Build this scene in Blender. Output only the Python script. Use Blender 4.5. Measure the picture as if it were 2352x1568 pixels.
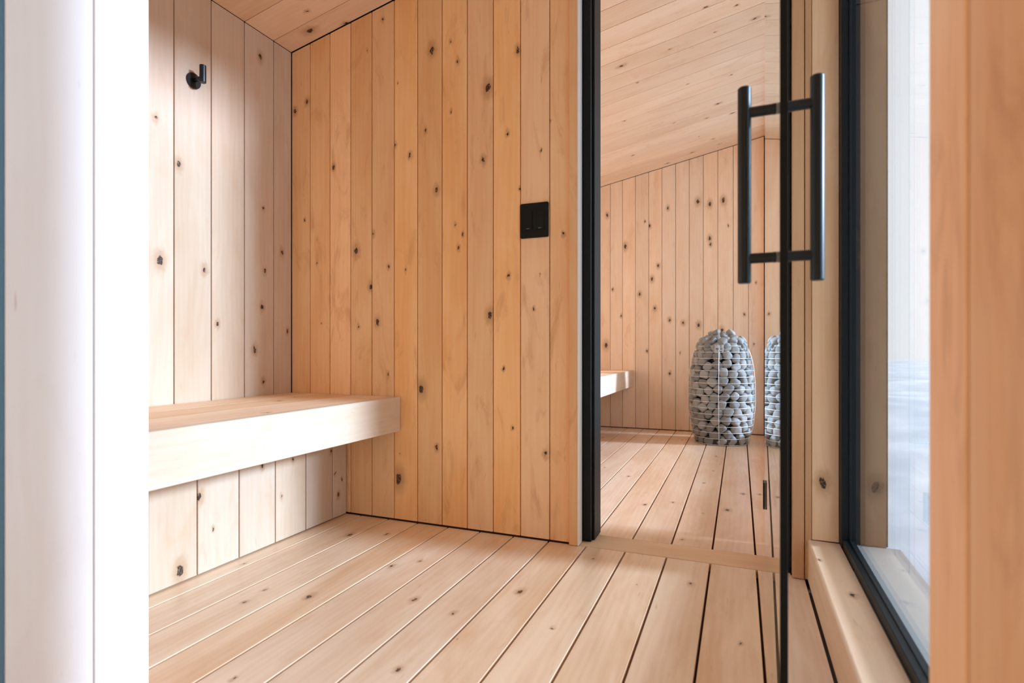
import bpy, bmesh, math, random
from mathutils import Vector, Matrix, noise
import numpy as np

random.seed(7)
for o in list(bpy.data.objects):
    bpy.data.objects.remove(o)
C = bpy.context.scene.collection
scene = bpy.context.scene

# ---------------------------------------------------------------- camera
cam_data = bpy.data.cameras.new('camera')
cam = bpy.data.objects.new('camera', cam_data)
C.objects.link(cam)
cam.location = (0, 0, 0.68)
cam.rotation_euler = (math.radians(90), 0, math.radians(22.289))
cam_data.sensor_width = 36
cam_data.lens = 36 * 1275.54 / 2352
cam_data.shift_y = 17 / 2352
cam_data.clip_start = 0.02
cam_data.dof.use_dof = True
cam_data.dof.focus_distance = 2.4
cam_data.dof.aperture_fstop = 3.5
scene.camera = cam

# ---------------------------------------------------------------- sky, sun, exposure
SKY = 0.90
world = bpy.data.worlds.new('overcast_sky')
scene.world = world
world.use_nodes = True
bgn = world.node_tree.nodes['Background']
bgn.inputs['Color'].default_value = (0.90, 0.97, 1.06, 1)
bgn.inputs['Strength'].default_value = SKY

sun_data = bpy.data.lights.new('sun', 'SUN')
sun = bpy.data.objects.new('sun', sun_data)
C.objects.link(sun)
sun_data.energy = 4.4
sun_data.color = (0.77, 0.96, 1.33)
sun_data.angle = math.radians(8)
sun_dir = Vector((-1, -0.11, -math.tan(math.radians(17.5)) * 1.006))
sun.rotation_euler = sun_dir.to_track_quat('-Z', 'Y').to_euler()
sun.location = (4, 1.5, 2)

vs = scene.view_settings
vs.view_transform = 'Standard'
vs.look = 'None'
vs.gamma = 1
vs.use_curve_mapping = False
vs.exposure = 0.56
scene.cycles.max_bounces = 12
scene.cycles.diffuse_bounces = 6
scene.cycles.glossy_bounces = 5
scene.cycles.transparent_max_bounces = 12
scene.cycles.use_adaptive_sampling = True
scene.cycles.adaptive_threshold = 0.04
scene.cycles.sample_clamp_indirect = 10

# ---------------------------------------------------------------- materials
def principled(name, col, rough=0.5, metal=0.0, spec=0.5):
    m = bpy.data.materials.new(name)
    m.use_nodes = True
    b = m.node_tree.nodes['Principled BSDF']
    b.inputs['Base Color'].default_value = (*col, 1)
    b.inputs['Roughness'].default_value = rough
    b.inputs['Metallic'].default_value = metal
    b.inputs['Specular IOR Level'].default_value = spec
    return m


class G:
    """small helper for building node graphs"""
    def __init__(self, m):
        self.t = m.node_tree

    def n(self, kind, **kw):
        nd = self.t.nodes.new(kind)
        for k, v in kw.items():
            setattr(nd, k, v)
        return nd

    def link(self, a, b):
        self.t.links.new(a, b)

    def put(self, sock, v):
        if isinstance(v, (int, float)):
            sock.default_value = v
        elif isinstance(v, tuple):
            sock.default_value = v
        else:
            self.t.links.new(v, sock)

    def math(self, op, a, b=0.0, c=None, clamp=False):
        nd = self.n('ShaderNodeMath', operation=op, use_clamp=clamp)
        self.put(nd.inputs[0], a)
        self.put(nd.inputs[1], b)
        if c is not None:
            self.put(nd.inputs[2], c)
        return nd.outputs[0]

    def vmath(self, op, a, b, out=0):
        nd = self.n('ShaderNodeVectorMath', operation=op)
        self.put(nd.inputs[0], a)
        self.put(nd.inputs[1], b)
        return nd.outputs[out]

    def noise(self, vec, scale, detail=3.0, rough=0.5, dist=0.0):
        nd = self.n('ShaderNodeTexNoise')
        self.put(nd.inputs['Vector'], vec)
        nd.inputs['Scale'].default_value = scale
        nd.inputs['Detail'].default_value = detail
        nd.inputs['Roughness'].default_value = rough
        nd.inputs['Distortion'].default_value = dist
        return nd.outputs['Fac']

    def ramp(self, fac, a0, a1, v0=0.0, v1=1.0):
        nd = self.n('ShaderNodeMapRange', interpolation_type='SMOOTHSTEP')
        self.put(nd.inputs[0], fac)
        nd.inputs[1].default_value = a0
        nd.inputs[2].default_value = a1
        nd.inputs[3].default_value = v0
        nd.inputs[4].default_value = v1
        return nd.outputs[0]

    def mix(self, fac, a, b, blend='MIX'):
        nd = self.n('ShaderNodeMix', data_type='RGBA', blend_type=blend)
        self.put(nd.inputs[0], fac)
        self.put(nd.inputs[6], a)
        self.put(nd.inputs[7], b)
        return nd.outputs[2]


SLOTS = 6


def wood(name, light, dark, rough=0.5, spread=0.12, spec=0.4, grain=1.0, coat=0.0, mottle=0.22):
    """board wood: grain runs along the board's own z axis, knots sit where the board's properties put them"""
    m = bpy.data.materials.new(name)
    m.use_nodes = True
    g = G(m)
    b = m.node_tree.nodes['Principled BSDF']
    co = g.n('ShaderNodeTexCoord').outputs['Object']
    info = g.n('ShaderNodeObjectInfo')
    rnd = info.outputs['Random']
    # flattened, slightly warped board coordinate used for the knots
    wn = g.n('ShaderNodeTexNoise')
    g.link(co, wn.inputs['Vector'])
    wn.inputs['Scale'].default_value = 55
    wn.inputs['Detail'].default_value = 3
    wc = g.vmath('SUBTRACT', wn.outputs['Color'], (0.5, 0.5, 0.5))
    wc = g.vmath('MULTIPLY', wc, (0.016, 0.0, 0.018))
    flat = g.vmath('MULTIPLY', co, (1.0, 0.0, 0.6))
    flat = g.vmath('ADD', flat, wc)
    q = None
    for i in range(SLOTS):
        at = g.n('ShaderNodeAttribute', attribute_type='OBJECT', attribute_name='knot_%d' % i)
        # property holds (x, radius, z * 0.6)
        kp = g.vmath('MULTIPLY', at.outputs['Vector'], (1.0, 0.0, 1.0))
        d = g.vmath('DISTANCE', flat, kp, out=1)
        sp = g.n('ShaderNodeSeparateXYZ')
        g.link(at.outputs['Vector'], sp.inputs[0])
        r = g.math('MAXIMUM', sp.outputs[1], 0.0005)
        d = g.math('DIVIDE', d, r)
        q = d if q is None else g.math('MINIMUM', q, d)
    bend = g.math('POWER', 2.718, g.math('MULTIPLY', q, -0.45))
    # grain coordinate
    off = g.n('ShaderNodeCombineXYZ')
    g.link(g.math('MULTIPLY', rnd, 31.0), off.inputs[0])
    g.link(g.math('MULTIPLY', rnd, 17.0), off.inputs[1])
    g.link(g.math('MULTIPLY', rnd, 53.0), off.inputs[2])
    gc = g.vmath('ADD', co, off.outputs[0])
    st = g.vmath('MULTIPLY', gc, (1.0, 1.0, 0.07))
    push = g.n('ShaderNodeCombineXYZ')
    g.link(g.math('MULTIPLY', bend, 0.03), push.inputs[0])
    st = g.vmath('ADD', st, push.outputs[0])
    fine = g.noise(st, 190, 4, 0.6)
    mid = g.noise(st, 38, 3, 0.55, 0.6)
    big = g.noise(g.vmath('MULTIPLY', gc, (1.0, 1.0, 0.22)), 6.0, 3, 0.6, 0.8)
    ring = g.n('ShaderNodeTexWave', wave_type='BANDS', bands_direction='X')
    g.link(g.vmath('MULTIPLY', st, (1.0, 1.0, 1.3)), ring.inputs['Vector'])
    ring.inputs['Scale'].default_value = 14
    ring.inputs['Distortion'].default_value = 9
    ring.inputs['Detail'].default_value = 2
    ring.inputs['Detail Scale'].default_value = 1.2
    f = g.math('MULTIPLY', fine, 0.14 * grain)
    f = g.math('ADD', f, g.math('MULTIPLY', mid, 0.24 * grain))
    f = g.math('ADD', f, g.math('MULTIPLY', ring.outputs['Fac'], 0.07 * grain))
    f = g.math('ADD', f, g.math('MULTIPLY', big, 0.95))
    f = g.ramp(f, 0.42, 1.05)
    col = g.mix(f, (*light, 1), (*dark, 1))
    # each board its own tint
    tint = g.n('ShaderNodeHueSaturation')
    g.link(col, tint.inputs['Color'])
    g.link(g.ramp(rnd, 0, 1, 1 - spread, 1 + spread * 0.55), tint.inputs['Value'])
    r2 = g.math('FRACT', g.math('MULTIPLY', rnd, 7.31))
    g.link(g.ramp(r2, 0, 1, 1 + spread * 0.8, 1 - spread * 0.8), tint.inputs['Saturation'])
    col = tint.outputs[0]
    # reddish heartwood clouds
    cloud = g.noise(g.vmath('MULTIPLY', gc, (1.0, 1.0, 0.30)), 11.0, 4, 0.62, 1.2)
    col = g.mix(g.ramp(cloud, 0.52, 0.74, 0, mottle), col, (0.58, 0.27, 0.105, 1))
    # small flecks and pin streaks
    fleck = g.noise(g.vmath('MULTIPLY', gc, (1.0, 1.0, 0.12)), 95, 2, 0.5)
    col = g.mix(g.ramp(fleck, 0.70, 0.80, 0, 0.35), col, (0.42, 0.22, 0.10, 1))
    # knots: reddish halo, dark core
    halo = g.ramp(q, 3.6, 0.8, 0, 0.55)
    col = g.mix(halo, col, (0.40, 0.19, 0.075, 1))
    kc = g.noise(co, 160, 3, 0.6)
    core = g.math('MULTIPLY', g.ramp(q, 1.05, 0.75), g.ramp(kc, 0.34, 0.50, 0.45, 1.0))
    col = g.mix(core, col, (0.05, 0.022, 0.011, 1))
    g.link(col, b.inputs['Base Color'])
    b.inputs['Specular IOR Level'].default_value = spec
    b.inputs['Coat Weight'].default_value = coat
    b.inputs['Coat Roughness'].default_value = 0.22
    g.link(g.math('ADD', g.math('MULTIPLY', mid, 0.12), rough), b.inputs['Roughness'])
    bump = g.n('ShaderNodeBump')
    bump.inputs['Strength'].default_value = 0.12
    bump.inputs['Distance'].default_value = 0.002
    g.link(g.math('SUBTRACT', fine, g.math('MULTIPLY', core, 1.5)), bump.inputs['Height'])
    g.link(bump.outputs[0], b.inputs['Normal'])
    return m


PALE = (0.93, 0.655, 0.43)
DEEP = (0.82, 0.51, 0.29)
M_WALL = wood('knotty_alder_wall', PALE, DEEP, 0.55, 0.09)
M_SHADETONE = wood('shade_tone_alder', (0.97, 0.635, 0.34), (0.88, 0.48, 0.215), 0.5, 0.12, mottle=0.5)  # same alder pushed to orange, standing in for shade and bounced light
M_SUNTONE = wood('sunlit_tone_alder_wall', (0.66, 0.50, 0.365), (0.57, 0.39, 0.255), 0.55, 0.06)  # same alder made less orange: sunlight on the left side put into the colour
M_SAUNALIT = wood('lit_tone_sauna_boards', (0.92, 0.71, 0.52), (0.82, 0.57, 0.37), 0.55, 0.06)  # same alder lightened, so its colour carries the sauna's brighter light
M_SUNLIT = wood('painted_sunlight_boards', (0.95, 0.89, 0.84), (0.90, 0.81, 0.74), 0.6, 0.02, grain=0.6, mottle=0.04)  # near-white colour stands in for strong sun on these boards
M_FLOOR = wood('knotty_alder_floor', (0.95, 0.71, 0.50), (0.76, 0.47, 0.275), 0.36, 0.06, 0.5, coat=0.55)
M_BENCH = wood('clear_alder_bench', (0.78, 0.61, 0.455), (0.70, 0.50, 0.335), 0.5, 0.05)
M_PORCHFILL = principled('warm_fill_timber', (0.74, 0.46, 0.25), 0.7)  # for the added porch, warm so it bounces fill into the front room
M_STUBSHADE = wood('shade_tone_stub', (0.66, 0.37, 0.19), (0.54, 0.27, 0.12), 0.55, 0.05)  # same alder darkened: the shade on the stub is in the colour
M_CORE = principled('dark_joint_timber', (0.10, 0.045, 0.02), 0.9)
M_OUT = wood('brown_stained_cladding', (0.11, 0.07, 0.05), (0.05, 0.032, 0.024), 0.6, 0.1)
M_OUTSILL = principled('weathered_exterior_sill', (0.42, 0.40, 0.36), 0.6)
M_BLACK = principled('black_powder_coat', (0.004, 0.008, 0.009), 0.5, 0.0, 0.25)
M_SATIN = principled('satin_black_metal', (0.010, 0.016, 0.017), 0.33, 0.3, 0.6)
M_PLASTIC = principled('black_switch_plastic', (0.004, 0.006, 0.006), 0.5, 0.0, 0.25)
M_STEEL = principled('brushed_steel_wire', (0.80, 0.83, 0.83), 0.45, 0.85)
M_DARK = principled('dark_heater_shell', (0.02, 0.022, 0.022), 0.6)
M_FLASH = principled('blue_grey_flashing', (0.10, 0.20, 0.27), 0.6)
M_SEAL = principled('pale_end_grain', (0.78, 0.66, 0.52), 0.6)


def glass(name, tint=(0.93, 0.97, 0.96), strength=0.96):
    m = bpy.data.materials.new(name)
    m.use_nodes = True
    g = G(m)
    m.node_tree.nodes.remove(m.node_tree.nodes['Principled BSDF'])
    out = m.node_tree.nodes['Material Output']
    geo = g.n('ShaderNodeNewGeometry')
    dt = g.n('ShaderNodeVectorMath', operation='DOT_PRODUCT')
    g.link(geo.outputs['Normal'], dt.inputs[0])
    g.link(geo.outputs['Incoming'], dt.inputs[1])
    c = g.math('ABSOLUTE', dt.outputs['Value'])
    f = g.math('POWER', g.math('SUBTRACT', 1.0, c, clamp=True), 5.0)
    f = g.math('ADD', g.math('MULTIPLY', f, strength), 0.04, clamp=True)
    tr = g.n('ShaderNodeBsdfTransparent')
    tr.inputs[0].default_value = (*tint, 1)
    gl = g.n('ShaderNodeBsdfGlossy')
    gl.inputs['Roughness'].default_value = 0.0
    gl.inputs['Color'].default_value = (0.97, 1.0, 1.0, 1)
    mx = g.n('ShaderNodeMixShader')
    g.link(f, mx.inputs[0])
    g.link(tr.outputs[0], mx.inputs[1])
    g.link(gl.outputs[0], mx.inputs[2])
    g.link(mx.outputs[0], out.inputs[0])
    return m


M_GLASS = glass('clear_glass')
M_WINGLASS = glass('coated_window_glass', (0.95, 0.975, 0.98), 0.72)

# snow and stone
M_SNOW = bpy.data.materials.new('old_snow')
M_SNOW.use_nodes = True
g = G(M_SNOW)
b = M_SNOW.node_tree.nodes['Principled BSDF']
co = g.n('ShaderNodeTexCoord').outputs['Object']
fs = g.ramp(g.noise(co, 0.6, 5, 0.6), 0.35, 0.65)
g.link(g.mix(fs, (0.50, 0.56, 0.60, 1), (0.72, 0.76, 0.78, 1)), b.inputs['Base Color'])
b.inputs['Roughness'].default_value = 0.8

M_STONE = bpy.data.materials.new('grey_sauna_stone')
M_STONE.use_nodes = True
g = G(M_STONE)
b = M_STONE.node_tree.nodes['Principled BSDF']
co = g.n('ShaderNodeTexCoord').outputs['Object']
rnd = g.n('ShaderNodeObjectInfo').outputs['Random']
fs = g.ramp(g.noise(co, 40, 5, 0.6), 0.3, 0.7)
col = g.mix(fs, (0.14, 0.14, 0.13, 1), (0.37, 0.37, 0.35, 1))
hs = g.n('ShaderNodeHueSaturation')
g.link(col, hs.inputs['Color'])
g.link(g.ramp(rnd, 0, 1, 0.75, 1.25), hs.inputs['Value'])
g.link(hs.outputs[0], b.inputs['Base Color'])
b.inputs['Roughness'].default_value = 0.7
bp = g.n('ShaderNodeBump')
bp.inputs['Strength'].default_value = 0.3
bp.inputs['Distance'].default_value = 0.002
g.link(g.noise(co, 220, 3, 0.6), bp.inputs['Height'])
g.link(bp.outputs[0], b.inputs['Normal'])

# ---------------------------------------------------------------- building helpers
def link(name, me, mat, parent=None, matrix=None):
    o = bpy.data.objects.new(name, me)
    C.objects.link(o)
    if mat and not me.materials:
        me.materials.append(mat)
    if matrix is not None:
        o.matrix_world = matrix
    if parent is not None:
        o.parent = parent
        o.matrix_parent_inverse = PINV.get(parent.name, Matrix.Identity(4))
    return o


PINV = {}


def tag(o, label, cat, kind=None, group=None):
    o['label'] = label
    o['category'] = cat
    if kind:
        o['kind'] = kind
    if group:
        o['group'] = group
    return o


def finish(bm, name, smooth=False):
    bmesh.ops.recalc_face_normals(bm, faces=bm.faces)
    me = bpy.data.meshes.new(name)
    bm.to_mesh(me)
    bm.free()
    if smooth:
        for p in me.polygons:
            p.use_smooth = True
    return me


def add_box(bm, lo, hi, bev=0.0):
    r = bmesh.ops.create_cube(bm, size=1)
    vs_ = r['verts']
    for v in vs_:
        v.co = Vector([lo[i] + (v.co[i] + 0.5) * (hi[i] - lo[i]) for i in range(3)])
    if bev:
        es = list({e for v in vs_ for e in v.link_edges})
        bmesh.ops.bevel(bm, geom=es, offset=bev, segments=2, affect='EDGES', profile=0.7)


def boxes(name, mat, lst, parent=None, bev=0.0, local=None):
    """one mesh made of boxes; given in world coordinates"""
    bm = bmesh.new()
    for lo, hi in lst:
        add_box(bm, lo, hi, bev)
    return link(name, finish(bm, name), mat, parent)


def plank_mesh(bm, w, z0, z1, t, c=0.0015, slope=0.0, slope0=0.0):
    """board cross-section x -w/2..w/2, y -t..0 (front face at y=0), running along z; top may be slanted"""
    prof = [(-w / 2, -t), (-w / 2, -c), (-w / 2 + c, 0), (w / 2 - c, 0), (w / 2, -c), (w / 2, -t)]
    a = [bm.verts.new((x, y, z0 + slope0 * x)) for x, y in prof]
    d = [bm.verts.new((x, y, z1 + slope * x)) for x, y in prof]
    bm.faces.new(a)
    bm.faces.new(d[::-1])
    n_ = len(prof)
    for i in range(n_):
        j = (i + 1) % n_
        bm.faces.new((a[i], d[i], d[j], a[j]))


USED = set()


def board(parent, name, org, W, N, L, w, length, t=0.015, mat=None, c=0.0015, slope=0.0, knots=(), wild=1):
    """a board with its centre line starting at org (front face), width along W, front normal N, length along L"""
    W, N, L = Vector(W).normalized(), Vector(N).normalized(), Vector(L).normalized()
    if W.cross(N).dot(L) < 0:
        W = -W
        slope = -slope
    mw = Matrix((W, N, L)).transposed().to_4x4()
    mw.translation = Vector(org)
    bm = bmesh.new()
    plank_mesh(bm, w, 0, length, t, c, slope)
    o = link(name, finish(bm, name), mat or M_WALL, parent, mw)
    inv = mw.inverted()
    found = []
    for i, k in enumerate(knots):
        p = inv @ Vector(k[:3])
        if abs(p.y) < 0.03 and abs(p.x) <= w / 2 and 0 < p.z < length:
            found.append((p.x, k[3] * 1.15, p.z * 0.6))
    if not found and wild:
        for _ in range(random.choice((1, 2, 3))):
            found.append((random.uniform(-.35, .35) * w, random.uniform(.003, .006), random.uniform(.05, .95) * length * 0.6))
    for i in range(SLOTS):
        o['knot_%d' % i] = found[i] if i < len(found) else (9.0, 0.001, 9.0)
    return o


def tube(bm, pts, r, seg=10, closed=False, cap=True):
    pts = [Vector(p) for p in pts]
    n_ = len(pts)
    rings = []
    up = None
    for i, p in enumerate(pts):
        if closed:
            t = (pts[(i + 1) % n_] - pts[i - 1]).normalized()
        else:
            t = (pts[min(i + 1, n_ - 1)] - pts[max(i - 1, 0)]).normalized()
        if up is None:
            up = t.orthogonal().normalized()
        up = (up - t * up.dot(t)).normalized()
        s_ = t.cross(up)
        rr = r[i] if isinstance(r, (list, tuple)) else r
        rings.append([bm.verts.new(p + (up * math.cos(a) + s_ * math.sin(a)) * rr)
                      for a in [2 * math.pi * k / seg for k in range(seg)]])
    for i in range(n_ if closed else n_ - 1):
        a, b_ = rings[i], rings[(i + 1) % n_]
        for k in range(seg):
            bm.faces.new((a[k], a[(k + 1) % seg], b_[(k + 1) % seg], b_[k]))
    if not closed and cap:
        bm.faces.new(rings[0][::-1])
        bm.faces.new(rings[-1])


def rod(bm, a, b_, r, seg=28, cham=0.0015):
    a, b_ = Vector(a), Vector(b_)
    d = (b_ - a).normalized()
    tube(bm, [a, a + d * cham, b_ - d * cham, b_], [r - cham, r, r, r - cham], seg)
KNOTS = {
'partition': [[-1.715, 1.868, 1.739, 0.0055], [-1.781, 1.868, 1.709, 0.0055], [-1.101, 1.868, 1.835, 0.0082], [-1.018, 1.868, 1.852, 0.0024], [-0.989, 1.868, 1.769, 0.0036], [-1.403, 1.868, 1.895, 0.0022], [-1.327, 1.868, 2.005, 0.0034], [-1.256, 1.868, 1.737, 0.0021], [-1.017, 1.868, 1.583, 0.0024], [-1.128, 1.868, 1.526, 0.0037], [-1.2, 1.868, 1.44, 0.0046], [-0.861, 1.868, 1.646, 0.0095], [-0.743, 1.868, 1.762, 0.0054], [-0.881, 1.868, 1.381, 0.0052], [-0.784, 1.868, 1.467, 0.0035], [-1.08, 1.868, 1.29, 0.0058], [-1.269, 1.868, 1.492, 0.0038], [-1.727, 1.868, 1.231, 0.0027], [-1.661, 1.868, 1.043, 0.0027], [-1.373, 1.868, 1.146, 0.0039], [-1.458, 1.868, 1.082, 0.0079], [-0.998, 1.868, 1.151, 0.0024], [-0.967, 1.868, 1.113, 0.0028], [-0.985, 1.868, 1.062, 0.0032], [-0.736, 1.868, 1.258, 0.0023], [-1.301, 1.868, 1.009, 0.003], [-0.571, 1.868, 1.082, 0.003], [-1.573, 1.868, 1.441, 0.0045], [-0.62, 1.868, 1.485, 0.0023], [-0.654, 1.868, 1.388, 0.0019], [-1.3, 1.868, 1.009, 0.0037], [-1.22, 1.868, 0.99, 0.0028], [-1.386, 1.868, 0.932, 0.0057], [-1.352, 1.868, 0.789, 0.0061], [-1.445, 1.868, 0.769, 0.0034], [-1.302, 1.868, 0.577, 0.0033], [-1.638, 1.868, 0.789, 0.002], [-1.148, 1.868, 0.525, 0.01], [-1.006, 1.868, 0.561, 0.004], [-1.004, 1.868, 0.39, 0.0044], [-1.079, 1.868, 0.301, 0.0045], [-0.854, 1.868, 0.805, 0.0078], [-0.779, 1.868, 0.947, 0.0034], [-0.681, 1.868, 0.824, 0.0025], [-0.8, 1.868, 0.608, 0.003], [-0.764, 1.868, 0.391, 0.0026], [-0.803, 1.868, 0.298, 0.0026], [-0.636, 1.868, 0.307, 0.005], [-1.249, 1.868, 0.265, 0.0014], [-1.252, 1.868, 0.166, 0.0121], [-1.366, 1.868, 0.096, 0.0076], [-0.96, 1.868, 0.661, 0.0022], [-0.657, 1.868, 0.945, 0.0017]],
'left': [[-1.8, 1.698, 1.864, 0.0066], [-1.8, 1.343, 1.32, 0.0065], [-1.8, 1.444, 0.967, 0.0059], [-1.8, 1.276, 0.977, 0.0091], [-1.8, 1.261, 1.45, 0.0045], [-1.8, 1.721, 0.999, 0.0044], [-1.8, 1.707, 0.852, 0.0055], [-1.8, 1.67, 0.677, 0.0065], [-1.8, 1.714, 0.548, 0.0044], [-1.8, 1.714, 1.254, 0.0033], [-1.8, 1.814, 1.089, 0.0057], [-1.8, 1.844, 0.757, 0.0046]],
'riser': [[-1.5, 1.124, 0.038, 0.0094], [-1.5, 1.186, 0.237, 0.0065], [-1.5, 1.234, 0.125, 0.0025], [-1.5, 1.423, 0.282, 0.0046], [-1.5, 1.765, 0.276, 0.0043]],
'floor': [[-1.095, 1.2, 0.0, 0.0053], [-1.32, 1.657, 0.0, 0.0058], [-1.009, 1.466, 0.0, 0.0042], [-0.948, 1.534, 0.0, 0.0031], [-0.817, 1.294, 0.0, 0.005], [-0.57, 1.448, 0.0, 0.0058], [-0.682, 1.265, 0.0, 0.0038], [-0.422, 1.29, 0.0, 0.0024], [-0.671, 1.0, 0.0, 0.0041], [-0.612, 1.153, 0.0, 0.0009], [-1.452, 1.305, 0.0, 0.0027], [-0.967, 0.84, 0.0, 0.0025], [-0.131, 1.683, 0.0, 0.0042], [0.002, 1.387, 0.0, 0.0028], [-0.275, 1.62, 0.0, 0.0014], [-0.439, 1.764, 0.0, 0.0023], [-0.333, 1.872, 0.0, 0.002], [-0.049, 2.515, 0.0, 0.0072], [0.015, 2.822, 0.0, 0.006], [-0.189, 2.065, 0.0, 0.0038], [-0.142, 2.425, 0.0, 0.0026], [-0.549, 2.979, 0.0, 0.0046], [-0.273, 2.548, 0.0, 0.0035], [-0.718, 3.152, 0.0, 0.0029], [-0.137, 3.747, 0.0, 0.0045], [-0.169, 2.978, 0.0, 0.0036], [-0.136, 3.29, 0.0, 0.0028]],
'back': [[-0.911, 4.796, 1.562, 0.01], [-1.068, 4.796, 1.844, 0.0078], [-0.318, 4.796, 1.888, 0.0096], [-0.225, 4.796, 1.861, 0.0088], [-0.225, 4.796, 1.579, 0.008], [-0.22, 4.796, 1.531, 0.0066], [-0.635, 4.796, 1.381, 0.0068], [-0.556, 4.796, 1.86, 0.006], [-0.686, 4.796, 1.272, 0.0083], [-0.542, 4.796, 0.923, 0.0067], [-0.434, 4.796, 0.897, 0.0067], [-0.312, 4.796, 0.877, 0.0088], [-1.02, 4.796, 1.196, 0.0054], [-1.079, 4.796, 0.711, 0.0117], [-0.728, 4.796, 0.663, 0.0053], [-0.541, 4.796, 0.476, 0.006], [-0.457, 4.796, 0.646, 0.0037], [-0.085, 4.796, 1.673, 0.0036], [0.035, 4.796, 0.955, 0.005], [-0.132, 4.796, 0.831, 0.0087], [-0.662, 4.796, 1.021, 0.0076], [-0.746, 4.796, 1.765, 0.0038], [-0.706, 4.796, 1.722, 0.0068], [-0.946, 4.796, 0.966, 0.0054], [0.119, 4.796, 1.205, 0.0035], [0.104, 4.796, 0.716, 0.0035], [-0.789, 4.796, 1.147, 0.0076], [-0.121, 4.796, 1.88, 0.0101]],
'ceiling': [[-0.589, 2.994, 2.204, 0.0068], [-0.34, 3.012, 2.253, 0.0029], [-0.114, 3.017, 2.297, 0.0024], [-0.147, 2.769, 2.291, 0.0037], [-0.546, 3.233, 2.212, 0.0027], [-0.132, 3.898, 2.294, 0.0063], [-0.288, 3.47, 2.263, 0.0028], [-0.76, 4.312, 2.17, 0.0043], [-0.704, 3.666, 2.181, 0.0031], [-0.419, 3.966, 2.237, 0.0033], [-0.487, 3.891, 2.224, 0.0016], [-0.045, 4.134, 2.311, 0.0055], [0.071, 3.035, 2.334, 0.0056], [-0.011, 2.855, 2.317, 0.0034], [-0.189, 4.507, 2.282, 0.0042], [-0.282, 4.362, 2.264, 0.0024], [-0.213, 4.072, 2.278, 0.0038], [-0.551, 4.728, 2.211, 0.0052], [-1.647, 1.809, 1.996, 0.0089], [-1.506, 1.862, 2.023, 0.0056]],
'jamb': [[0.224, 1.84, 0.291, 0.0086]]}

# ---------------------------------------------------------------- key dimensions (metres)
YP, YT, YB = 1.868, 2.000, 4.796      # partition front / back, sauna back wall
XL, XR, XO = -1.80, 0.185, 0.385      # left wall, right wall inner and outer face
YF0, YF1 = 0.472, 0.689               # entry wall outer and inner face
SL = 0.1967                           # ceiling slope


def zc(x):
    return 1.9656 + SL * (x - XL)


def prism(name, mat, x0, x1, y0, y1, z0, dz=0.0, parent=None):
    """block between z0 and the sloping ceiling plane raised by dz"""
    bm = bmesh.new()
    v = [bm.verts.new(p) for p in
         [(x0, y0, z0), (x1, y0, z0), (x1, y1, z0), (x0, y1, z0),
          (x0, y0, zc(x0) + dz), (x1, y0, zc(x1) + dz), (x1, y1, zc(x1) + dz), (x0, y1, zc(x0) + dz)]]
    for f in [(0, 1, 2, 3), (4, 5, 6, 7), (0, 1, 5, 4), (1, 2, 6, 5), (2, 3, 7, 6), (3, 0, 4, 7)]:
        bm.faces.new([v[i] for i in f])
    return bm


def join_prisms(name, mat, lst):
    bm = bmesh.new()
    for a in lst:
        b_ = prism(name, mat, *a)
        me = bpy.data.meshes.new('tmp')
        b_.to_mesh(me)
        b_.free()
        bm.from_mesh(me)
        bpy.data.meshes.remove(me)
    return link(name, finish(bm, name), mat)


# ---------------------------------------------------------------- ground
bm = bmesh.new()
bmesh.ops.create_grid(bm, x_segments=60, y_segments=60, size=60)
for v in bm.verts:
    v.co.z = 0.25 * noise.noise(v.co * 0.12) if v.co.length > 6 else 0
gr = link('ground', finish(bm, 'ground', True), M_SNOW)
gr.location = (0, 0, -0.42)
tag(gr, 'pale snowy ground seen outside through the window at right', 'ground', 'structure')

# ---------------------------------------------------------------- floor
T = 0.015
fl = boxes('floor', M_CORE, [((XL - .1, YF0, -0.40), (XR + .1, YB + .1, -0.03))])
tag(fl, 'pale knotty plank floor running from the changing room into the sauna', 'floor', 'structure')
G0, GW, gap = -1.2974, 0.1346, 0.0062
edges = [-1.80] + [G0 + k * GW for k in range(-3, 12)]
edges[-1] = 0.181
kf = KNOTS['floor']
for a, b_ in zip(edges[:-1], edges[1:]):
    w = b_ - a - gap
    if w < .02:
        continue
    cx = (a + b_) / 2
    board(fl, 'floor_board', (cx, YF0 + .003, 0), (1, 0, 0), (0, 0, 1), (0, 1, 0), w, YP - YF0 - .006, .026, M_FLOOR, .001, knots=kf)
    board(fl, 'floor_board', (cx, YT + .001, 0), (1, 0, 0), (0, 0, 1), (0, 1, 0), w, YB - .006 - YT, .026, M_FLOOR, .001, knots=kf)
board(fl, 'threshold_board', (-0.513, (YP + YT) / 2 - .001, 0.001), (0, 1, 0), (0, 0, 1), (1, 0, 0), YT - YP - .002, .655, .026, M_WALL, .001, wild=0)

# ---------------------------------------------------------------- left wall
wl = join_prisms('wall_left', M_CORE, [(XL - .15, XL - T, YF0, YB + .1, -0.03, .0)])
tag(wl, 'pale vertical board wall on the left behind the bench', 'wall', 'structure')
ly = [YP, 1.769, 1.621, 1.473, 1.327, 1.18, 1.032, .884, .736, YF1]
for a, b_ in zip(ly[:-1], ly[1:]):
    board(wl, 'wall_board', (XL, (a + b_) / 2, .003), (0, 1, 0), (1, 0, 0), (0, 0, 1), abs(a - b_) - .0035, zc(XL) - .006, T, M_SUNTONE, knots=KNOTS['left'])
y = YT
while y < YB - .02:
    y2 = min(y + .148, YB)
    board(wl, 'wall_board', (XL, (y + y2) / 2, .003), (0, 1, 0), (1, 0, 0), (0, 0, 1), y2 - y - .0035, zc(XL) - .006, T, M_SAUNALIT)
    y = y2

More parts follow.
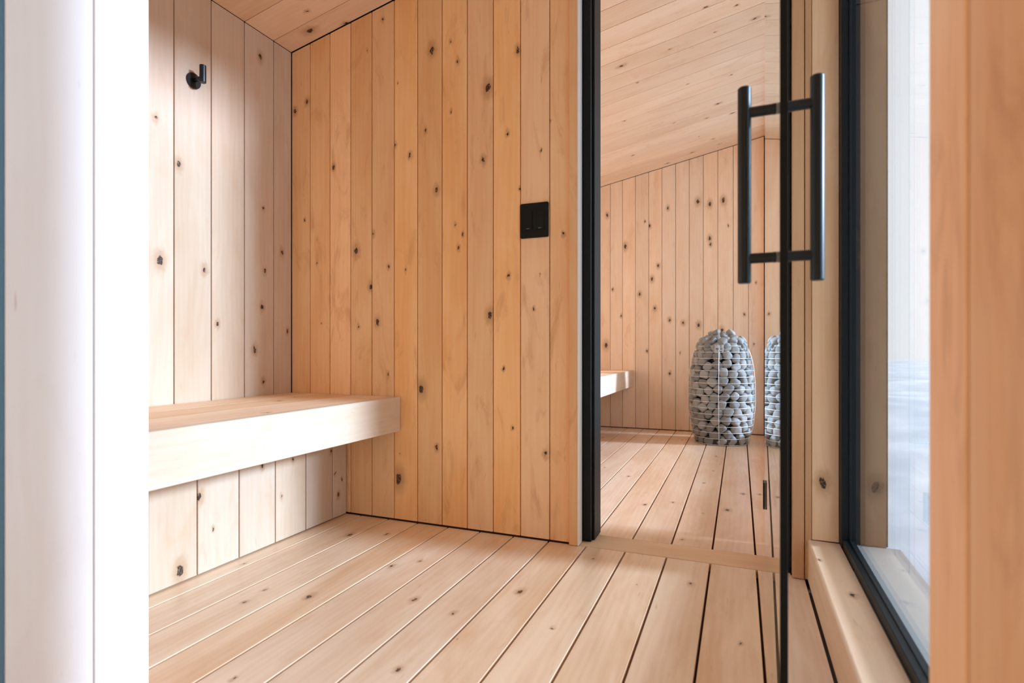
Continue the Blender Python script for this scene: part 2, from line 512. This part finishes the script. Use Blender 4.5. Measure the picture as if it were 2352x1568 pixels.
# ---------------------------------------------------------------- partition
px = [XL, -1.699, -1.593, -1.486, -1.38, -1.273, -1.165, -1.056, -0.948, -0.841, -0.733, -0.622, -0.548]
DX0, DX1, DH = -0.513, 0.142, 2.03     # door opening
wp = join_prisms('wall_partition', M_CORE, [(XL, DX0 - .012, YP + T, YT - T, -.03), (DX0 - .012, DX1 + .012, YP + T, YT - T, DH + .02), (DX1 + .012, XR, YP + T, YT - T, -.03)])
tag(wp, 'warm knotty vertical board partition with the sauna door opening', 'wall', 'structure')
kp = KNOTS['partition']
for a, b_ in zip(px[:-1], px[1:]):
    cx = (a + b_) / 2
    board(wp, 'wall_board', (cx, YP, .006), (1, 0, 0), (0, -1, 0), (0, 0, 1), b_ - a - .0032, zc(cx) - .0095, T, M_SHADETONE, slope=SL, knots=kp)
    board(wp, 'wall_board', (cx, YT, .006), (1, 0, 0), (0, 1, 0), (0, 0, 1), b_ - a - .003, zc(cx) - .012, T, slope=SL)
xs = [-0.53, -.44, -.33, -.22, -.11, 0, .10, XR]
for a, b_ in zip(xs[:-1], xs[1:]):
    cx = (a + b_) / 2
    for yy, nn in ((YP, -1), (YT, 1)):
        board(wp, 'wall_board', (cx, yy, DH + .02), (1, 0, 0), (0, nn, 0), (0, 0, 1), b_ - a - .003, zc(cx) - .006 - DH - .02, T, slope=SL)
# corner post of the opening: face board and return whitened as if sunlit
board(wp, 'corner_board', (-0.5325, YP - .012, .002), (1, 0, 0), (0, -1, 0), (0, 0, 1), .031, DH + .018, .035, M_SHADETONE, .002, wild=0)
board(wp, 'return_board', (-0.513, YP + .012, .002), (0, 1, 0), (1, 0, 0), (0, 0, 1), .044, DH + .018, .004, M_SUNLIT, .001, wild=0)
# right stub of the partition, its shade put into the board colour
board(wp, 'stub_board', (.1605, YP - .03, .003), (1, 0, 0), (0, -1, 0), (0, 0, 1), .031, DH + .25, .045, M_STUBSHADE, .002, wild=0)
board(wp, 'stub_board', (.1865, YP - .028, .003), (1, 0, 0), (0, -1, 0), (0, 0, 1), .0165, DH + .25, .042, M_STUBSHADE, .001, wild=0)
board(wp, 'wall_board', (.164, YT, .006), (1, 0, 0), (0, 1, 0), (0, 0, 1), .04, DH, T, wild=0)

# ---------------------------------------------------------------- sauna back wall
wb = join_prisms('wall_back', M_CORE, [(XL, XR, YB + T, YB + .15, -.03)])
tag(wb, 'far sauna wall of narrow vertical knotty boards behind the stone heater', 'wall', 'structure')
bx = [XL, -1.70, -1.59, -1.48, -1.37, -1.26, -1.15, -1.042, -0.935, -0.825, -0.713, -0.604, -0.494, -0.385, -0.275, -0.163, -0.048, 0.065, 0.178]
for a, b_ in zip(bx[:-1], bx[1:]):
    cx = (a + b_) / 2
    board(wb, 'wall_board', (cx, YB, .006), (1, 0, 0), (0, -1, 0), (0, 0, 1), b_ - a - .003, zc(cx) - .0095, T, M_SAUNALIT, c=.0012, slope=SL, knots=KNOTS['back'])

# ---------------------------------------------------------------- ceiling
SN = Vector((-SL, 0, 1)).normalized()
SD = Vector((1, 0, SL)).normalized()
bm = bmesh.new()
cv = []
for y in (YF0 - .05, YB + .2):
    for x, dz in ((XL - .2, .02), (XR + .35, .02), (XR + .35, .25), (XL - .2, .25)):
        cv.append(bm.verts.new((x, y, zc(x) + dz)))
for f in [(0, 1, 2, 3), (4, 5, 6, 7), (0, 1, 5, 4), (1, 2, 6, 5), (2, 3, 7, 6), (3, 0, 4, 7)]:
    bm.faces.new([cv[i] for i in f])
ce = link('ceiling', finish(bm, 'ceiling'), M_CORE)
tag(ce, 'sloping boarded ceiling rising to the right over both rooms', 'ceiling', 'structure')
clen = (XR - XL) * math.sqrt(1 + SL * SL)
cy = [YP - .001, 1.768, 1.622, 1.475, 1.327, 1.18, 1.032, .884, YF1]
cy2 = [YT + .001, 2.183, 2.331, 2.478, 2.624, 2.779, 2.924, 3.07, 3.221, 3.368, 3.516, 3.660, 3.807, 3.953, 4.102, 4.252, 4.398, 4.545, 4.69, YB]
for lst, cm in ((cy, M_WALL), (cy2, M_SAUNALIT)):  # near boards more orange, far ones lightened: each room's light in the colour
    for a, b_ in zip(lst[:-1], lst[1:]):
        board(ce, 'ceiling_board', (XL, (a + b_) / 2, zc(XL)), (0, 1, 0), -SN, SD, abs(a - b_) - .003, clen, T, cm, c=.0012, knots=KNOTS['ceiling'])

# ---------------------------------------------------------------- right wall with its two windows
WZ0, WZ1 = .12, 2.315
VY0, VY1 = .715, 1.840                  # changing room window
SY0, SY1 = 2.150, 4.700                 # sauna window
wr = join_prisms('wall_right', M_CORE, [(XR + T, XO, YF0, VY0, -.35), (XR + T, XO, VY1 + .02, SY0 - .02, -.35), (XR + T, XO, SY1 + .02, YB + .15, -.35),
                                       (XR + T, XO, VY0, VY1 + .02, WZ1 + .03), (XR + T, XO, SY0 - .02, SY1 + .02, WZ1 + .03)])
tag(wr, 'orange timber wall on the right holding both windows', 'wall', 'structure')
ry = [YF0 - .09, .480, .603, VY0 - .001]
for a, b_ in zip(ry[:-1], ry[1:]):
    board(wr, 'wall_board', (XR, (a + b_) / 2, .003), (0, 1, 0), (-1, 0, 0), (0, 0, 1), b_ - a - .008, zc(XR) - .01, T, M_SHADETONE, c=.002, wild=0)
ry = [YT, SY0 - .02]
ry2 = [SY1 + .02, YB]
for lst in (ry, ry2):
    for a, b_ in zip(lst[:-1], lst[1:]):
        board(wr, 'wall_board', (XR, (a + b_) / 2, .003), (0, 1, 0), (-1, 0, 0), (0, 0, 1), b_ - a - .004, zc(XR) - .01, T)
for a, b_ in ((VY0, VY1 + .02), (SY0 - .02, SY1 + .02)):
    board(wr, 'head_board', (XR, a, (WZ1 + zc(XR)) / 2 + .01), (0, 0, 1), (-1, 0, 0), (0, 1, 0), zc(XR) - WZ1 - .025, b_ - a, T, wild=0)


def window(n, y0, y1, label):
    fx0, fx1, fw = .266, .302, .038
    bm = bmesh.new()
    z0, z1 = WZ0 - .004, WZ1
    add_box(bm, (fx0, y0, z0), (fx1, y0 + fw, z1), .002)
    add_box(bm, (fx0, y1 - fw, z0), (fx1, y1, z1), .002)
    add_box(bm, (fx0, y0 + fw, z1 - .022), (fx1, y1 - fw, z1), .002)
    add_box(bm, (fx0 + .003, y0 + fw, z0), (fx1 - .004, y1 - fw, z0 + .0255), .002)
    w = link('window_%d' % n, finish(bm, 'window'), M_BLACK)
    tag(w, label, 'window', 'structure')
    boxes('window_pane', M_WINGLASS, [((.289, y0 + .03, z0 + .022), (.295, y1 - .03, z1 - .015))], w)
    # the bead that catches light along the glass
    boxes('glazing_bead', M_BLACK, [((.284, y0 + fw, z0 + .0255), (.2885, y1 - fw, z0 + .0275)), ((.284, y1 - fw - .004, z0 + .0275), (.2885, y1 - fw, z1 - fw))], w, .0008)
    # timber sill: a solid beam from the floor up, its front arris rounded
    bm = bmesh.new()
    add_box(bm, (0, 0, 0), (1, 1, 1))
    sx0, sx1 = XR - .0, fx0
    prof = [(sx0, 0.002), (sx0, WZ0 - .006)]
    for k in range(1, 5):
        a = math.pi / 2 * k / 4
        prof.append((sx0 + .006 - .006 * math.cos(a), WZ0 - .006 + .006 * math.sin(a)))
    prof += [(sx1, WZ0 - .002), (sx1, .002)]
    bm.clear()
    # local frame: x = world x, y = -world z ... keep the grain along the beam (local z = world y)
    A = [bm.verts.new((p[0] - sx0, p[1], 0)) for p in prof]
    B = [bm.verts.new((p[0] - sx0, p[1], (y1 - y0) - .001)) for p in prof]
    bm.faces.new(A)
    bm.faces.new(B[::-1])
    for i in range(len(prof)):
        j = (i + 1) % len(prof)
        bm.faces.new((A[i], B[i], B[j], A[j]))
    mw = Matrix(((1, 0, 0), (0, 0, 1), (0, 1, 0))).transposed().to_4x4()
    mw = Matrix(((1, 0, 0, sx0), (0, 0, 1, y0 + .0005), (0, 1, 0, 0), (0, 0, 0, 1)))
    s = link('window_sill', finish(bm, 'window_sill'), M_WALL, w, mw)
    for i in range(SLOTS):
        s['knot_%d' % i] = (9.0, 0.001, 9.0)
    s['knot_0'] = (.012, .0035, .96 * .6)
    s['knot_1'] = (.055, .005, .75 * .6)
    # jamb boards
    board(w, 'jamb_board', ((XR + .011 + fx0) / 2, y1, WZ0 + .0015), (1, 0, 0), (0, -1, 0), (0, 0, 1), fx0 - XR - .011, WZ1 - WZ0, .02, M_WALL, .002, knots=KNOTS['jamb'], wild=0)
    board(w, 'head_lining', ((XR + fx0) / 2, y0, WZ1 + .001), (1, 0, 0), (0, 0, -1), (0, 1, 0), fx0 - XR, y1 - y0, .02, M_BENCH, .001, wild=0)
    # outside reveal
    board(w, 'outer_jamb', ((fx1 + XO) / 2, y1 - .002, WZ0 + .004), (1, 0, 0), (0, -1, 0), (0, 0, 1), XO - fx1, 1.535, .02, M_OUT, .002, wild=0)
    board(w, 'outer_jamb', ((fx1 + XO) / 2, y1 - .002, WZ0 + .004 + 1.539), (1, 0, 0), (0, -1, 0), (0, 0, 1), XO - fx1, WZ1 - WZ0 - 1.54, .02, M_OUT, .002, wild=0)
    boxes('outer_sill', M_OUTSILL, [((fx1, y0 - .0, -.01), (XO + .03, y1 - .0, WZ0 + .002))], w, .003)
    return w


window(1, VY0, VY1, 'tall black framed window in the right wall beside the glass door')
window(2, SY0, SY1, 'large sauna window in the right wall hidden behind the glass door')

# ---------------------------------------------------------------- entry wall (foreground)
EX0 = -1.0
wf = join_prisms('wall_front', M_CORE, [(XL, EX0 - T, YF0 + .01, YF1 - T, -.35)])
tag(wf, 'bright white-lit end of the entry wall filling the left edge', 'wall', 'structure')
board(wf, 'wall_board', (EX0, (YF0 + .595) / 2, .0), (0, 1, 0), (1, 0, 0), (0, 0, 1), .595 - YF0 - .0028, zc(EX0) - .01, T, M_SUNLIT, c=.001, wild=0)
board(wf, 'wall_board', (EX0, (.595 + YF1) / 2, .0), (0, 1, 0), (1, 0, 0), (0, 0, 1), YF1 - .595 - .0028, zc(EX0) - .01, T, M_SUNLIT, c=.001, wild=0)
x = XL
while x < EX0 - .03:
    x2 = min(x + .12, EX0 - T)
    board(wf, 'wall_board', ((x + x2) / 2, YF1, .0), (1, 0, 0), (0, 1, 0), (0, 0, 1), x2 - x - .003, zc((x + x2) / 2) - .014, T, slope=SL)
    x = x2
boxes('corner_flashing', M_FLASH, [((EX0 - .06, YF0 - .03, -.35), (EX0 + .0, YF0 + .0, zc(EX0)))], wf, .002)
hb = prism('h', None, EX0, XR, YF0 + .01, YF1, 2.12)
link('door_header', finish(hb, 'door_header'), M_BENCH, wf)
for i in range(SLOTS):
    bpy.data.objects['door_header']['knot_%d' % i] = (9.0, .001, 9.0)

# ---------------------------------------------------------------- added porch, unseen, shading and warming the entry
pc = boxes('wall_added_porch', M_PORCHFILL, [((XL - 1.2, -2.3, -.40), (1.6, -2.2, 2.7)), ((XL - 1.3, -2.3, -.40), (XL - 1.2, YF0, 2.7))])
tag(pc, 'unseen timber wall added behind the viewer to shape the entry light', 'wall', 'structure')
pr_ = boxes('ceiling_added_porch', M_PORCHFILL, [((XL - 1.3, -2.3, 2.7), (1.6, YF0 - .05, 2.8))])
tag(pr_, 'unseen roof added behind the viewer to cut the sky light', 'ceiling', 'structure')
pd = boxes('floor_added_porch', M_OUTSILL, [((XL - 1.2, -2.2, -.10), (1.6, YF0, -.03))])
tag(pd, 'unseen grey deck of the porch added to shape the entry light', 'floor', 'structure')

# ---------------------------------------------------------------- benches
def bench(name, x0, x1, y0, y1, zb, zt, label, nb=3, k=()):
    fr = .045
    e = bpy.data.objects.new(name, None)
    C.objects.link(e)
    e.location = ((x0 + x1) / 2, y1, zb)
    e.empty_display_size = .1
    PINV[e.name] = Matrix.Translation(-e.location)
    n_ = max(2, int((y1 - y0) / .6))
    for i in range(n_ + 1):
        yy = y0 + .04 + (y1 - y0 - .08 - .04) * i / n_
        boxes('cross_rail', M_CORE, [((x0 + .004, yy, zb + .02), (x1 - fr, yy + .04, zt - .03))], e)
    tag(e, label, 'bench')
    # front fascia, full height, its top flush with the seat boards
    board(e, 'front_board', (x1, y0, (zb + zt) / 2), (0, 0, 1), (1, 0, 0), (0, 1, 0), zt - zb, y1 - y0, fr, M_BENCH, .0015, wild=0)
    w = (x1 - fr - x0 - .004) / nb
    for i in range(nb):
        board(e, 'seat_board', (x0 + .004 + w * (i + .5), y0, zt), (1, 0, 0), (0, 0, 1), (0, 1, 0), w - .0015, y1 - y0, .028, M_WALL, .0008, knots=k, wild=0)  # seat more orange than the fascia: its dimmer grazing light is coloured in
    return e


bench('bench', XL, -1.2417, YF1 + .01, YP - .004, .3557, .4909, 'floating pale timber bench against the left wall in the foreground room', 3,
      [(-1.55, 1.55, .4909, .005), (-1.30, 1.25, .4909, .004), (-1.62, 1.70, .4909, .004)])
bench('bench', XL, -0.8414, YT + .02, YB - .004, .362, .4975, 'pale sauna bench end seen through the doorway left of the stones', 5)

# bench base panel under the foreground bench
boxes('base_core', M_CORE, [((XL + .002, YF1 + .01, .002), (-1.5 - T, YP - .004, .354))], wl)
ly = [1.860, 1.776, 1.629, 1.482, 1.33, 1.18, 1.03, .88, .71]
for a, b_ in zip(ly[:-1], ly[1:]):
    board(wl, 'base_board', (-1.5, (a + b_) / 2, .005), (0, 1, 0), (1, 0, 0), (0, 0, 1), abs(a - b_) - .0035, .349, T, M_SUNTONE, knots=KNOTS['riser'])

# ---------------------------------------------------------------- sauna door
# black jamb on the left, thin channel on the right
bm = bmesh.new()
add_box(bm, (DX0, YP + .040, .004), (DX0 + .030, YT + .022, DH), .0015)
add_box(bm, (DX0 + .030, YP + .062, .004), (DX0 + .038, YT + .022, DH), .0015)
add_box(bm, (DX1 - .007, YP + .0, .004), (DX1, YT + .0, DH), .0015)
add_box(bm, (DX0 + .038, YP + .040, DH - .03), (DX1 - .007, YT, DH), .0015)
dr = link('door_1', finish(bm, 'door_1'), M_BLACK)
tag(dr, 'black framed sauna doorway with its glass door swung open towards the viewer', 'door', 'structure')
boxes('frame_gasket', M_PLASTIC, [((DX0 + .0265, YP + .0365, .01), (DX0 + .0295, YP + .0405, DH - .04))], dr, .001)

P = Vector((.073, 1.91, 0))
dl = .0175
tv = Vector((math.sin(dl), math.cos(dl), 0))
nv = Vector((math.cos(dl), -math.sin(dl), 0))
PW = 1.0


def pane_pt(w, n_, z):
    return P - tv * w + nv * n_ + Vector((0, 0, z))


def oriented(name, mat, w0, w1, n0, n1, z0, z1, parent, bev=0.0):
    """box in door-leaf coordinates: w from the hinge edge, n across the glass"""
    bm = bmesh.new()
    add_box(bm, (w0, n0, z0), (w1, n1, z1), bev)
    for v in bm.verts:
        v.co = pane_pt(v.co.x, v.co.y, v.co.z)
    return link(name, finish(bm, name), mat, parent)


pane = oriented('glass_leaf', M_GLASS, 0, PW - .0015, .0, .010, .012, DH - .035, dr)
oriented('edge_seal', M_BLACK, PW - .0012, PW + .001, -.0005, .0105, .012, DH - .035, pane, .0006)
for z in (.186, 1.80):
    h = oriented('hinge', M_BLACK, -.006, .035, -.0055, -.0005, z, z + .082, dr, .001)
    oriented('hinge_plate', M_BLACK, -.006, .035, .0105, .0155, z, z + .082, h, .001)
    bm = bmesh.new()
    tube(bm, [pane_pt(-.012, .012, z), pane_pt(-.012, .012, z + .082)], .006, 12)
    link('hinge_pin', finish(bm, 'hinge_pin', False), M_BLACK, h)

bm = bmesh.new()
WH, HO = .88, .055
for z in (.834, 1.083):
    rod(bm, pane_pt(WH, .005 - HO, z), pane_pt(WH, -.0003, z), .0088, 24, .0005)
    rod(bm, pane_pt(WH, .0103, z), pane_pt(WH, .005 + HO, z), .0088, 24, .0005)
    rod(bm, pane_pt(WH, -.006, z), pane_pt(WH, -.0002, z), .0092, 24, .0005)
    rod(bm, pane_pt(WH, .0102, z), pane_pt(WH, .016, z), .0092, 24, .0005)
hd = link('handle', finish(bm, 'handle', True), M_SATIN, dr)
hd['label'] = 'satin black H-shaped pull handle clamped through the glass'
for s_ in (-1, 1):
    bm = bmesh.new()
    rod(bm, pane_pt(WH, .005 + s_ * HO, .7918), pane_pt(WH, .005 + s_ * HO, 1.1268), .0109, 40, .002)
    link('grip_bar', finish(bm, 'grip_bar', True), M_SATIN, hd)
for o in [hd] + list(hd.children):
    md = o.modifiers.new('split', 'EDGE_SPLIT')
    md.split_angle = math.radians(35)

# ---------------------------------------------------------------- light switch
SX0, SX1, SZ0, SZ1 = -0.7320, -0.6245, 1.0768, 1.2010
def rounded_plate(bm, x0, x1, z0, z1, y0, y1, r, seg=5, bev=.0015):
    pts = []
    for cx_, cz_, a0 in ((x1 - r, z1 - r, 0), (x0 + r, z1 - r, 90), (x0 + r, z0 + r, 180), (x1 - r, z0 + r, 270)):
        for k in range(seg + 1):
            a = math.radians(a0 + 90 * k / seg)
            pts.append((cx_ + r * math.cos(a), cz_ + r * math.sin(a)))
    mx, mz = (x0 + x1) / 2, (z0 + z1) / 2
    rows = []
    for yy, sc_ in ((y1, 1.0), (y0 + bev, 1.0), (y0, 1 - bev / (x1 - x0) * 2)):
        rows.append([bm.verts.new((mx + (p[0] - mx) * sc_, yy, mz + (p[1] - mz) * sc_)) for p in pts])
    n_ = len(pts)
    for a, b_ in zip(rows[:-1], rows[1:]):
        for k in range(n_):
            bm.faces.new((a[k], a[(k + 1) % n_], b_[(k + 1) % n_], b_[k]))
    bm.faces.new(rows[0])
    bm.faces.new(rows[-1])


bm = bmesh.new()
rounded_plate(bm, SX0, SX1, SZ0, SZ1, YP - .006, YP - .0002, .006)
sw = link('light_switch', finish(bm, 'light_switch'), M_PLASTIC)
tag(sw, 'square black double light switch plate on the orange partition', 'switch')
smx = (SX0 + SX1) / 2
M_SLOT = principled('switch_recess', (.002, .002, .002), .8)
for s_ in (-1, 1):
    cx = smx + s_ * .0225
    bm = bmesh.new()
    add_box(bm, (cx - .0170, YP - .0064, 1.1035), (cx + .0170, YP - .0061, 1.1745))
    rk = link('rocker_recess', finish(bm, 'rocker_recess'), M_SLOT, sw)
    bm = bmesh.new()
    # paddle tilted a touch, as a rocker sits
    add_box(bm, (cx - .0155, YP - .0090, 1.105), (cx + .0155, YP - .0065, 1.173), .0008)
    for v in bm.verts:
        v.co.y += (v.co.z - 1.139) * .03
    link('rocker', finish(bm, 'rocker'), M_PLASTIC, rk)
    bm = bmesh.new()
    add_box(bm, (cx - .005, YP - .0107, 1.1085), (cx + .005, YP - .0102, 1.1100))
    link('indicator_line', finish(bm, 'indicator_line'), principled('grey_mark', (.25, .25, .25), .5), rk)

# ---------------------------------------------------------------- coat hook
HY, HZ = 1.398, 1.633
bm = bmesh.new()
rod(bm, (XL + .0002, HY, HZ), (XL + .007, HY, HZ), .0275, 40, .0012)
hk = link('coat_hook', finish(bm, 'coat_hook', True), M_SATIN)
hk.modifiers.new('split', 'EDGE_SPLIT').split_angle = math.radians(35)
tag(hk, 'small round black coat hook on the pale left wall', 'hook')
bm = bmesh.new()
rod(bm, (XL + .0075, HY, HZ + .002), (XL + .040, HY, HZ + .002), .0075, 20, .0005)
link('stem', finish(bm, 'stem', True), M_SATIN, hk)
bm = bmesh.new()
rod(bm, (XL + .049, HY, HZ - .015), (XL + .049, HY, HZ + .046), .0110, 24, .001)
pg = link('peg', finish(bm, 'peg', True), M_SATIN, hk)
pg.modifiers.new('split', 'EDGE_SPLIT').split_angle = math.radians(35)

# ---------------------------------------------------------------- stone heater
HX, HYC = -.126, 4.336
prof = [(0.0, .183), (.05, .192), (.10, .205), (.16, .214), (.24, .222), (.34, .225), (.44, .223), (.52, .217), (.58, .208), (.63, .196), (.665, .184), (.70, .168)]


def hr(z):
    for (a, ra), (b_, rb) in zip(prof[:-1], prof[1:]):
        if z <= b_:
            return ra + (rb - ra) * max(0, (z - a)) / (b_ - a)
    return prof[-1][1]


heater = bpy.data.objects.new('sauna_heater', None)
C.objects.link(heater)
heater.empty_display_size = .1
heater.location = (HX, HYC, 0)
HP = Matrix.Translation((-HX, -HYC, 0))
HM = Matrix.Translation((HX, HYC, 0))
tag(heater, 'barrel-shaped electric sauna heater of grey stones in a steel wire cage', 'heater')
PINV['sauna_heater'] = HP


def hpart(name, bm, mat, smooth=True, parent=None):
    o = link(name, finish(bm, name, smooth), mat)
    o.parent = parent or heater
    return o


# base tray and inner shell
bm = bmesh.new()
seg = 48
rows = []
for r_, z in ((.02, .001), (.176, .001), (.179, .004), (.181, .058), (.176, .058), (.172, .02), (.145, .02), (.150, .60), (.12, .64), (.02, .65)):
    rows.append([bm.verts.new((r_ * math.cos(2 * math.pi * k / seg), r_ * math.sin(2 * math.pi * k / seg), z)) for k in range(seg)])
for a, b_ in zip(rows[:-1], rows[1:]):
    for k in range(seg):
        bm.faces.new((a[k], a[(k + 1) % seg], b_[(k + 1) % seg], b_[k]))
bm.faces.new(rows[0])
bm.faces.new(rows[-1])
hpart('base_tray', bm, M_DARK, False)

WR = .0016
for k in range(17):
    z = .700 - k * .0434
    r_ = hr(z) + .003
    bm = bmesh.new()
    tube(bm, [(r_ * math.cos(2 * math.pi * i / 64), r_ * math.sin(2 * math.pi * i / 64), z) for i in range(64)], WR, 6, closed=True)
    hpart('cage_ring', bm, M_STEEL)
va = math.atan2(-1, .03) - .07
for k in range(4):
    a = va + k * math.pi / 2
    bm = bmesh.new()
    pts = [((hr(z) + .0055) * math.cos(a), (hr(z) + .0055) * math.sin(a), z) for z in [.005 + .6985 * i / 20 for i in range(21)]]
    tube(bm, pts, WR, 6)
    hpart('cage_upright', bm, M_STEEL)

# maker's plate: two rows of cut letters in a thin square frame
def strokes(ch):
    return {'H': [(0, 0, 0, 1), (1, 0, 1, 1), (0, .5, 1, .5)],
            'U': [(0, 1, 0, .15), (0, .0, 1, .0), (1, .15, 1, 1), (0, .15, 0, 0), (1, 0, 1, .15)],
            'M': [(0, 0, 0, 1), (1, 0, 1, 1), (0, 1, .5, .45), (.5, .45, 1, 1)]}[ch]


bm = bmesh.new()
tx = Vector((-math.sin(va), math.cos(va), 0))
rad = Vector((math.cos(va), math.sin(va), 0))
ctr = rad * (hr(.68) + .010) + Vector((0, 0, .680))


def bar(x0, z0, x1, z1, r_):
    tube(bm, [ctr + tx * x0 + Vector((0, 0, z0)), ctr + tx * x1 + Vector((0, 0, z1))], r_, 5)


hw = .0265
for a in ((-hw, -hw, hw, -hw), (hw, -hw, hw, hw), (hw, hw, -hw, hw), (-hw, hw, -hw, -hw)):
    bar(*a, .0014)
for ch, cx_, cz_ in (('H', -.0125, .0125), ('U', .0125, .0125), ('U', -.0125, -.0125), ('M', .0125, -.0125)):
    for s_ in strokes(ch):
        if abs(s_[0] - s_[2]) + abs(s_[1] - s_[3]) < .05:
            continue
        bar(cx_ + (s_[0] - .5) * .013, cz_ + (s_[1] - .5) * .015, cx_ + (s_[2] - .5) * .013, cz_ + (s_[3] - .5) * .015, .0014)
hpart('maker_plate', bm, M_STEEL, False)

# stones: eight shared shapes, spread over the barrel and heaped on top
rng = random.Random(11)
shapes = []
for i in range(8):
    bm = bmesh.new()
    bmesh.ops.create_icosphere(bm, subdivisions=3, radius=1)
    ph = Vector((i * 3.7, i * 1.3, 5.1))
    for v in bm.verts:
        n_ = v.co.normalized()
        # superellipsoid body with gentle lumps: river stone
        e_ = 3.0
        k_ = (abs(n_.x) ** e_ + abs(n_.y) ** e_ + abs(n_.z) ** e_) ** (-1 / e_)
        v.co = n_ * k_ * (1 + .18 * noise.noise(n_ * 1.1 + ph) + .04 * noise.noise(n_ * 3 + ph))
    me = finish(bm, 'stone', True)
    me.materials.append(M_STONE)
    shapes.append(me)

pts = []
for i in range(206):
    z = rng.uniform(.035, .685)
    pts.append([rng.uniform(0, 2 * math.pi), z])
pts = np.array(pts)
for it in range(90):
    R_ = np.array([hr(z) for z in pts[:, 1]]) - .022
    dth = (pts[:, 0][:, None] - pts[:, 0][None, :] + np.pi) % (2 * np.pi) - np.pi
    du = dth * R_[:, None]
    dv = (pts[:, 1][:, None] - pts[:, 1][None, :]) * 1.12
    d_ = np.sqrt(du ** 2 + dv ** 2) + 1e-9
    np.fill_diagonal(d_, 9)
    f_ = np.clip(.068 - d_, 0, None) * .35
    pts[:, 0] += (f_ * du / d_).sum(1) / R_
    pts[:, 1] += (f_ * dv / d_).sum(1)
    pts[:, 1] = np.clip(pts[:, 1], .030, .690)
R_ = np.array([hr(z) for z in pts[:, 1]]) - .022
dth = (pts[:, 0][:, None] - pts[:, 0][None, :] + np.pi) % (2 * np.pi) - np.pi
d_ = np.sqrt((dth * R_[:, None]) ** 2 + (pts[:, 1][:, None] - pts[:, 1][None, :]) ** 2)
np.fill_diagonal(d_, 9)
near = np.sort(d_, axis=1)[:, :4].mean(1)


def stone(pos, out, a, b_, c_, spin, i):
    out = out.normalized()
    q_ = out.to_track_quat('Z', 'Y')
    o = bpy.data.objects.new('stone', shapes[i % 8])
    C.objects.link(o)
    m_ = Matrix.Translation(pos) @ q_.to_matrix().to_4x4() @ Matrix.Rotation(spin, 4, 'Z') @ Matrix.Diagonal((a, b_, c_, 1))
    o.matrix_world = m_
    o.parent = heater


for i, (th, z) in enumerate(pts):
    s_ = min(near[i], .078) * .495 * rng.uniform(.9, 1.08)
    el = rng.uniform(.92, 1.22)
    c_ = rng.uniform(.6, .8) * s_
    r_ = hr(z) - .003 - c_
    out = Vector((math.cos(th), math.sin(th), .0))
    tilt = Vector((rng.uniform(-.15, .15), rng.uniform(-.15, .15), rng.uniform(-.2, .2)))
    stone(Vector((math.cos(th) * r_, math.sin(th) * r_, z)), out + tilt, s_ * el, s_ / el ** .6, c_, rng.uniform(0, 3.14), i)
# heap on top
top = 0
for rr, zz, n_ in ((.150, .705, 16), (.135, .735, 12), (.095, .745, 10), (.050, .760, 6), (.0, .752, 1), (.07, .790, 4), (.10, .700, 10), (.05, .70, 6)):
    for k in range(n_):
        a = 2 * math.pi * (k + rng.uniform(-.25, .25)) / n_ + rr * 20
        r2_ = rr + rng.uniform(-.008, .008)
        s_ = rng.uniform(.023, .030)
        out = Vector((math.cos(a) * r2_ * 4, math.sin(a) * r2_ * 4, .7)) + Vector((rng.uniform(-.5, .5), rng.uniform(-.5, .5), 0))
        stone(Vector((math.cos(a) * r2_, math.sin(a) * r2_, zz + rng.uniform(-.008, .012))), out, s_ * rng.uniform(1, 1.25), s_ * .95, s_ * rng.uniform(.72, .9), rng.uniform(0, 3.14), top)
        top += 1
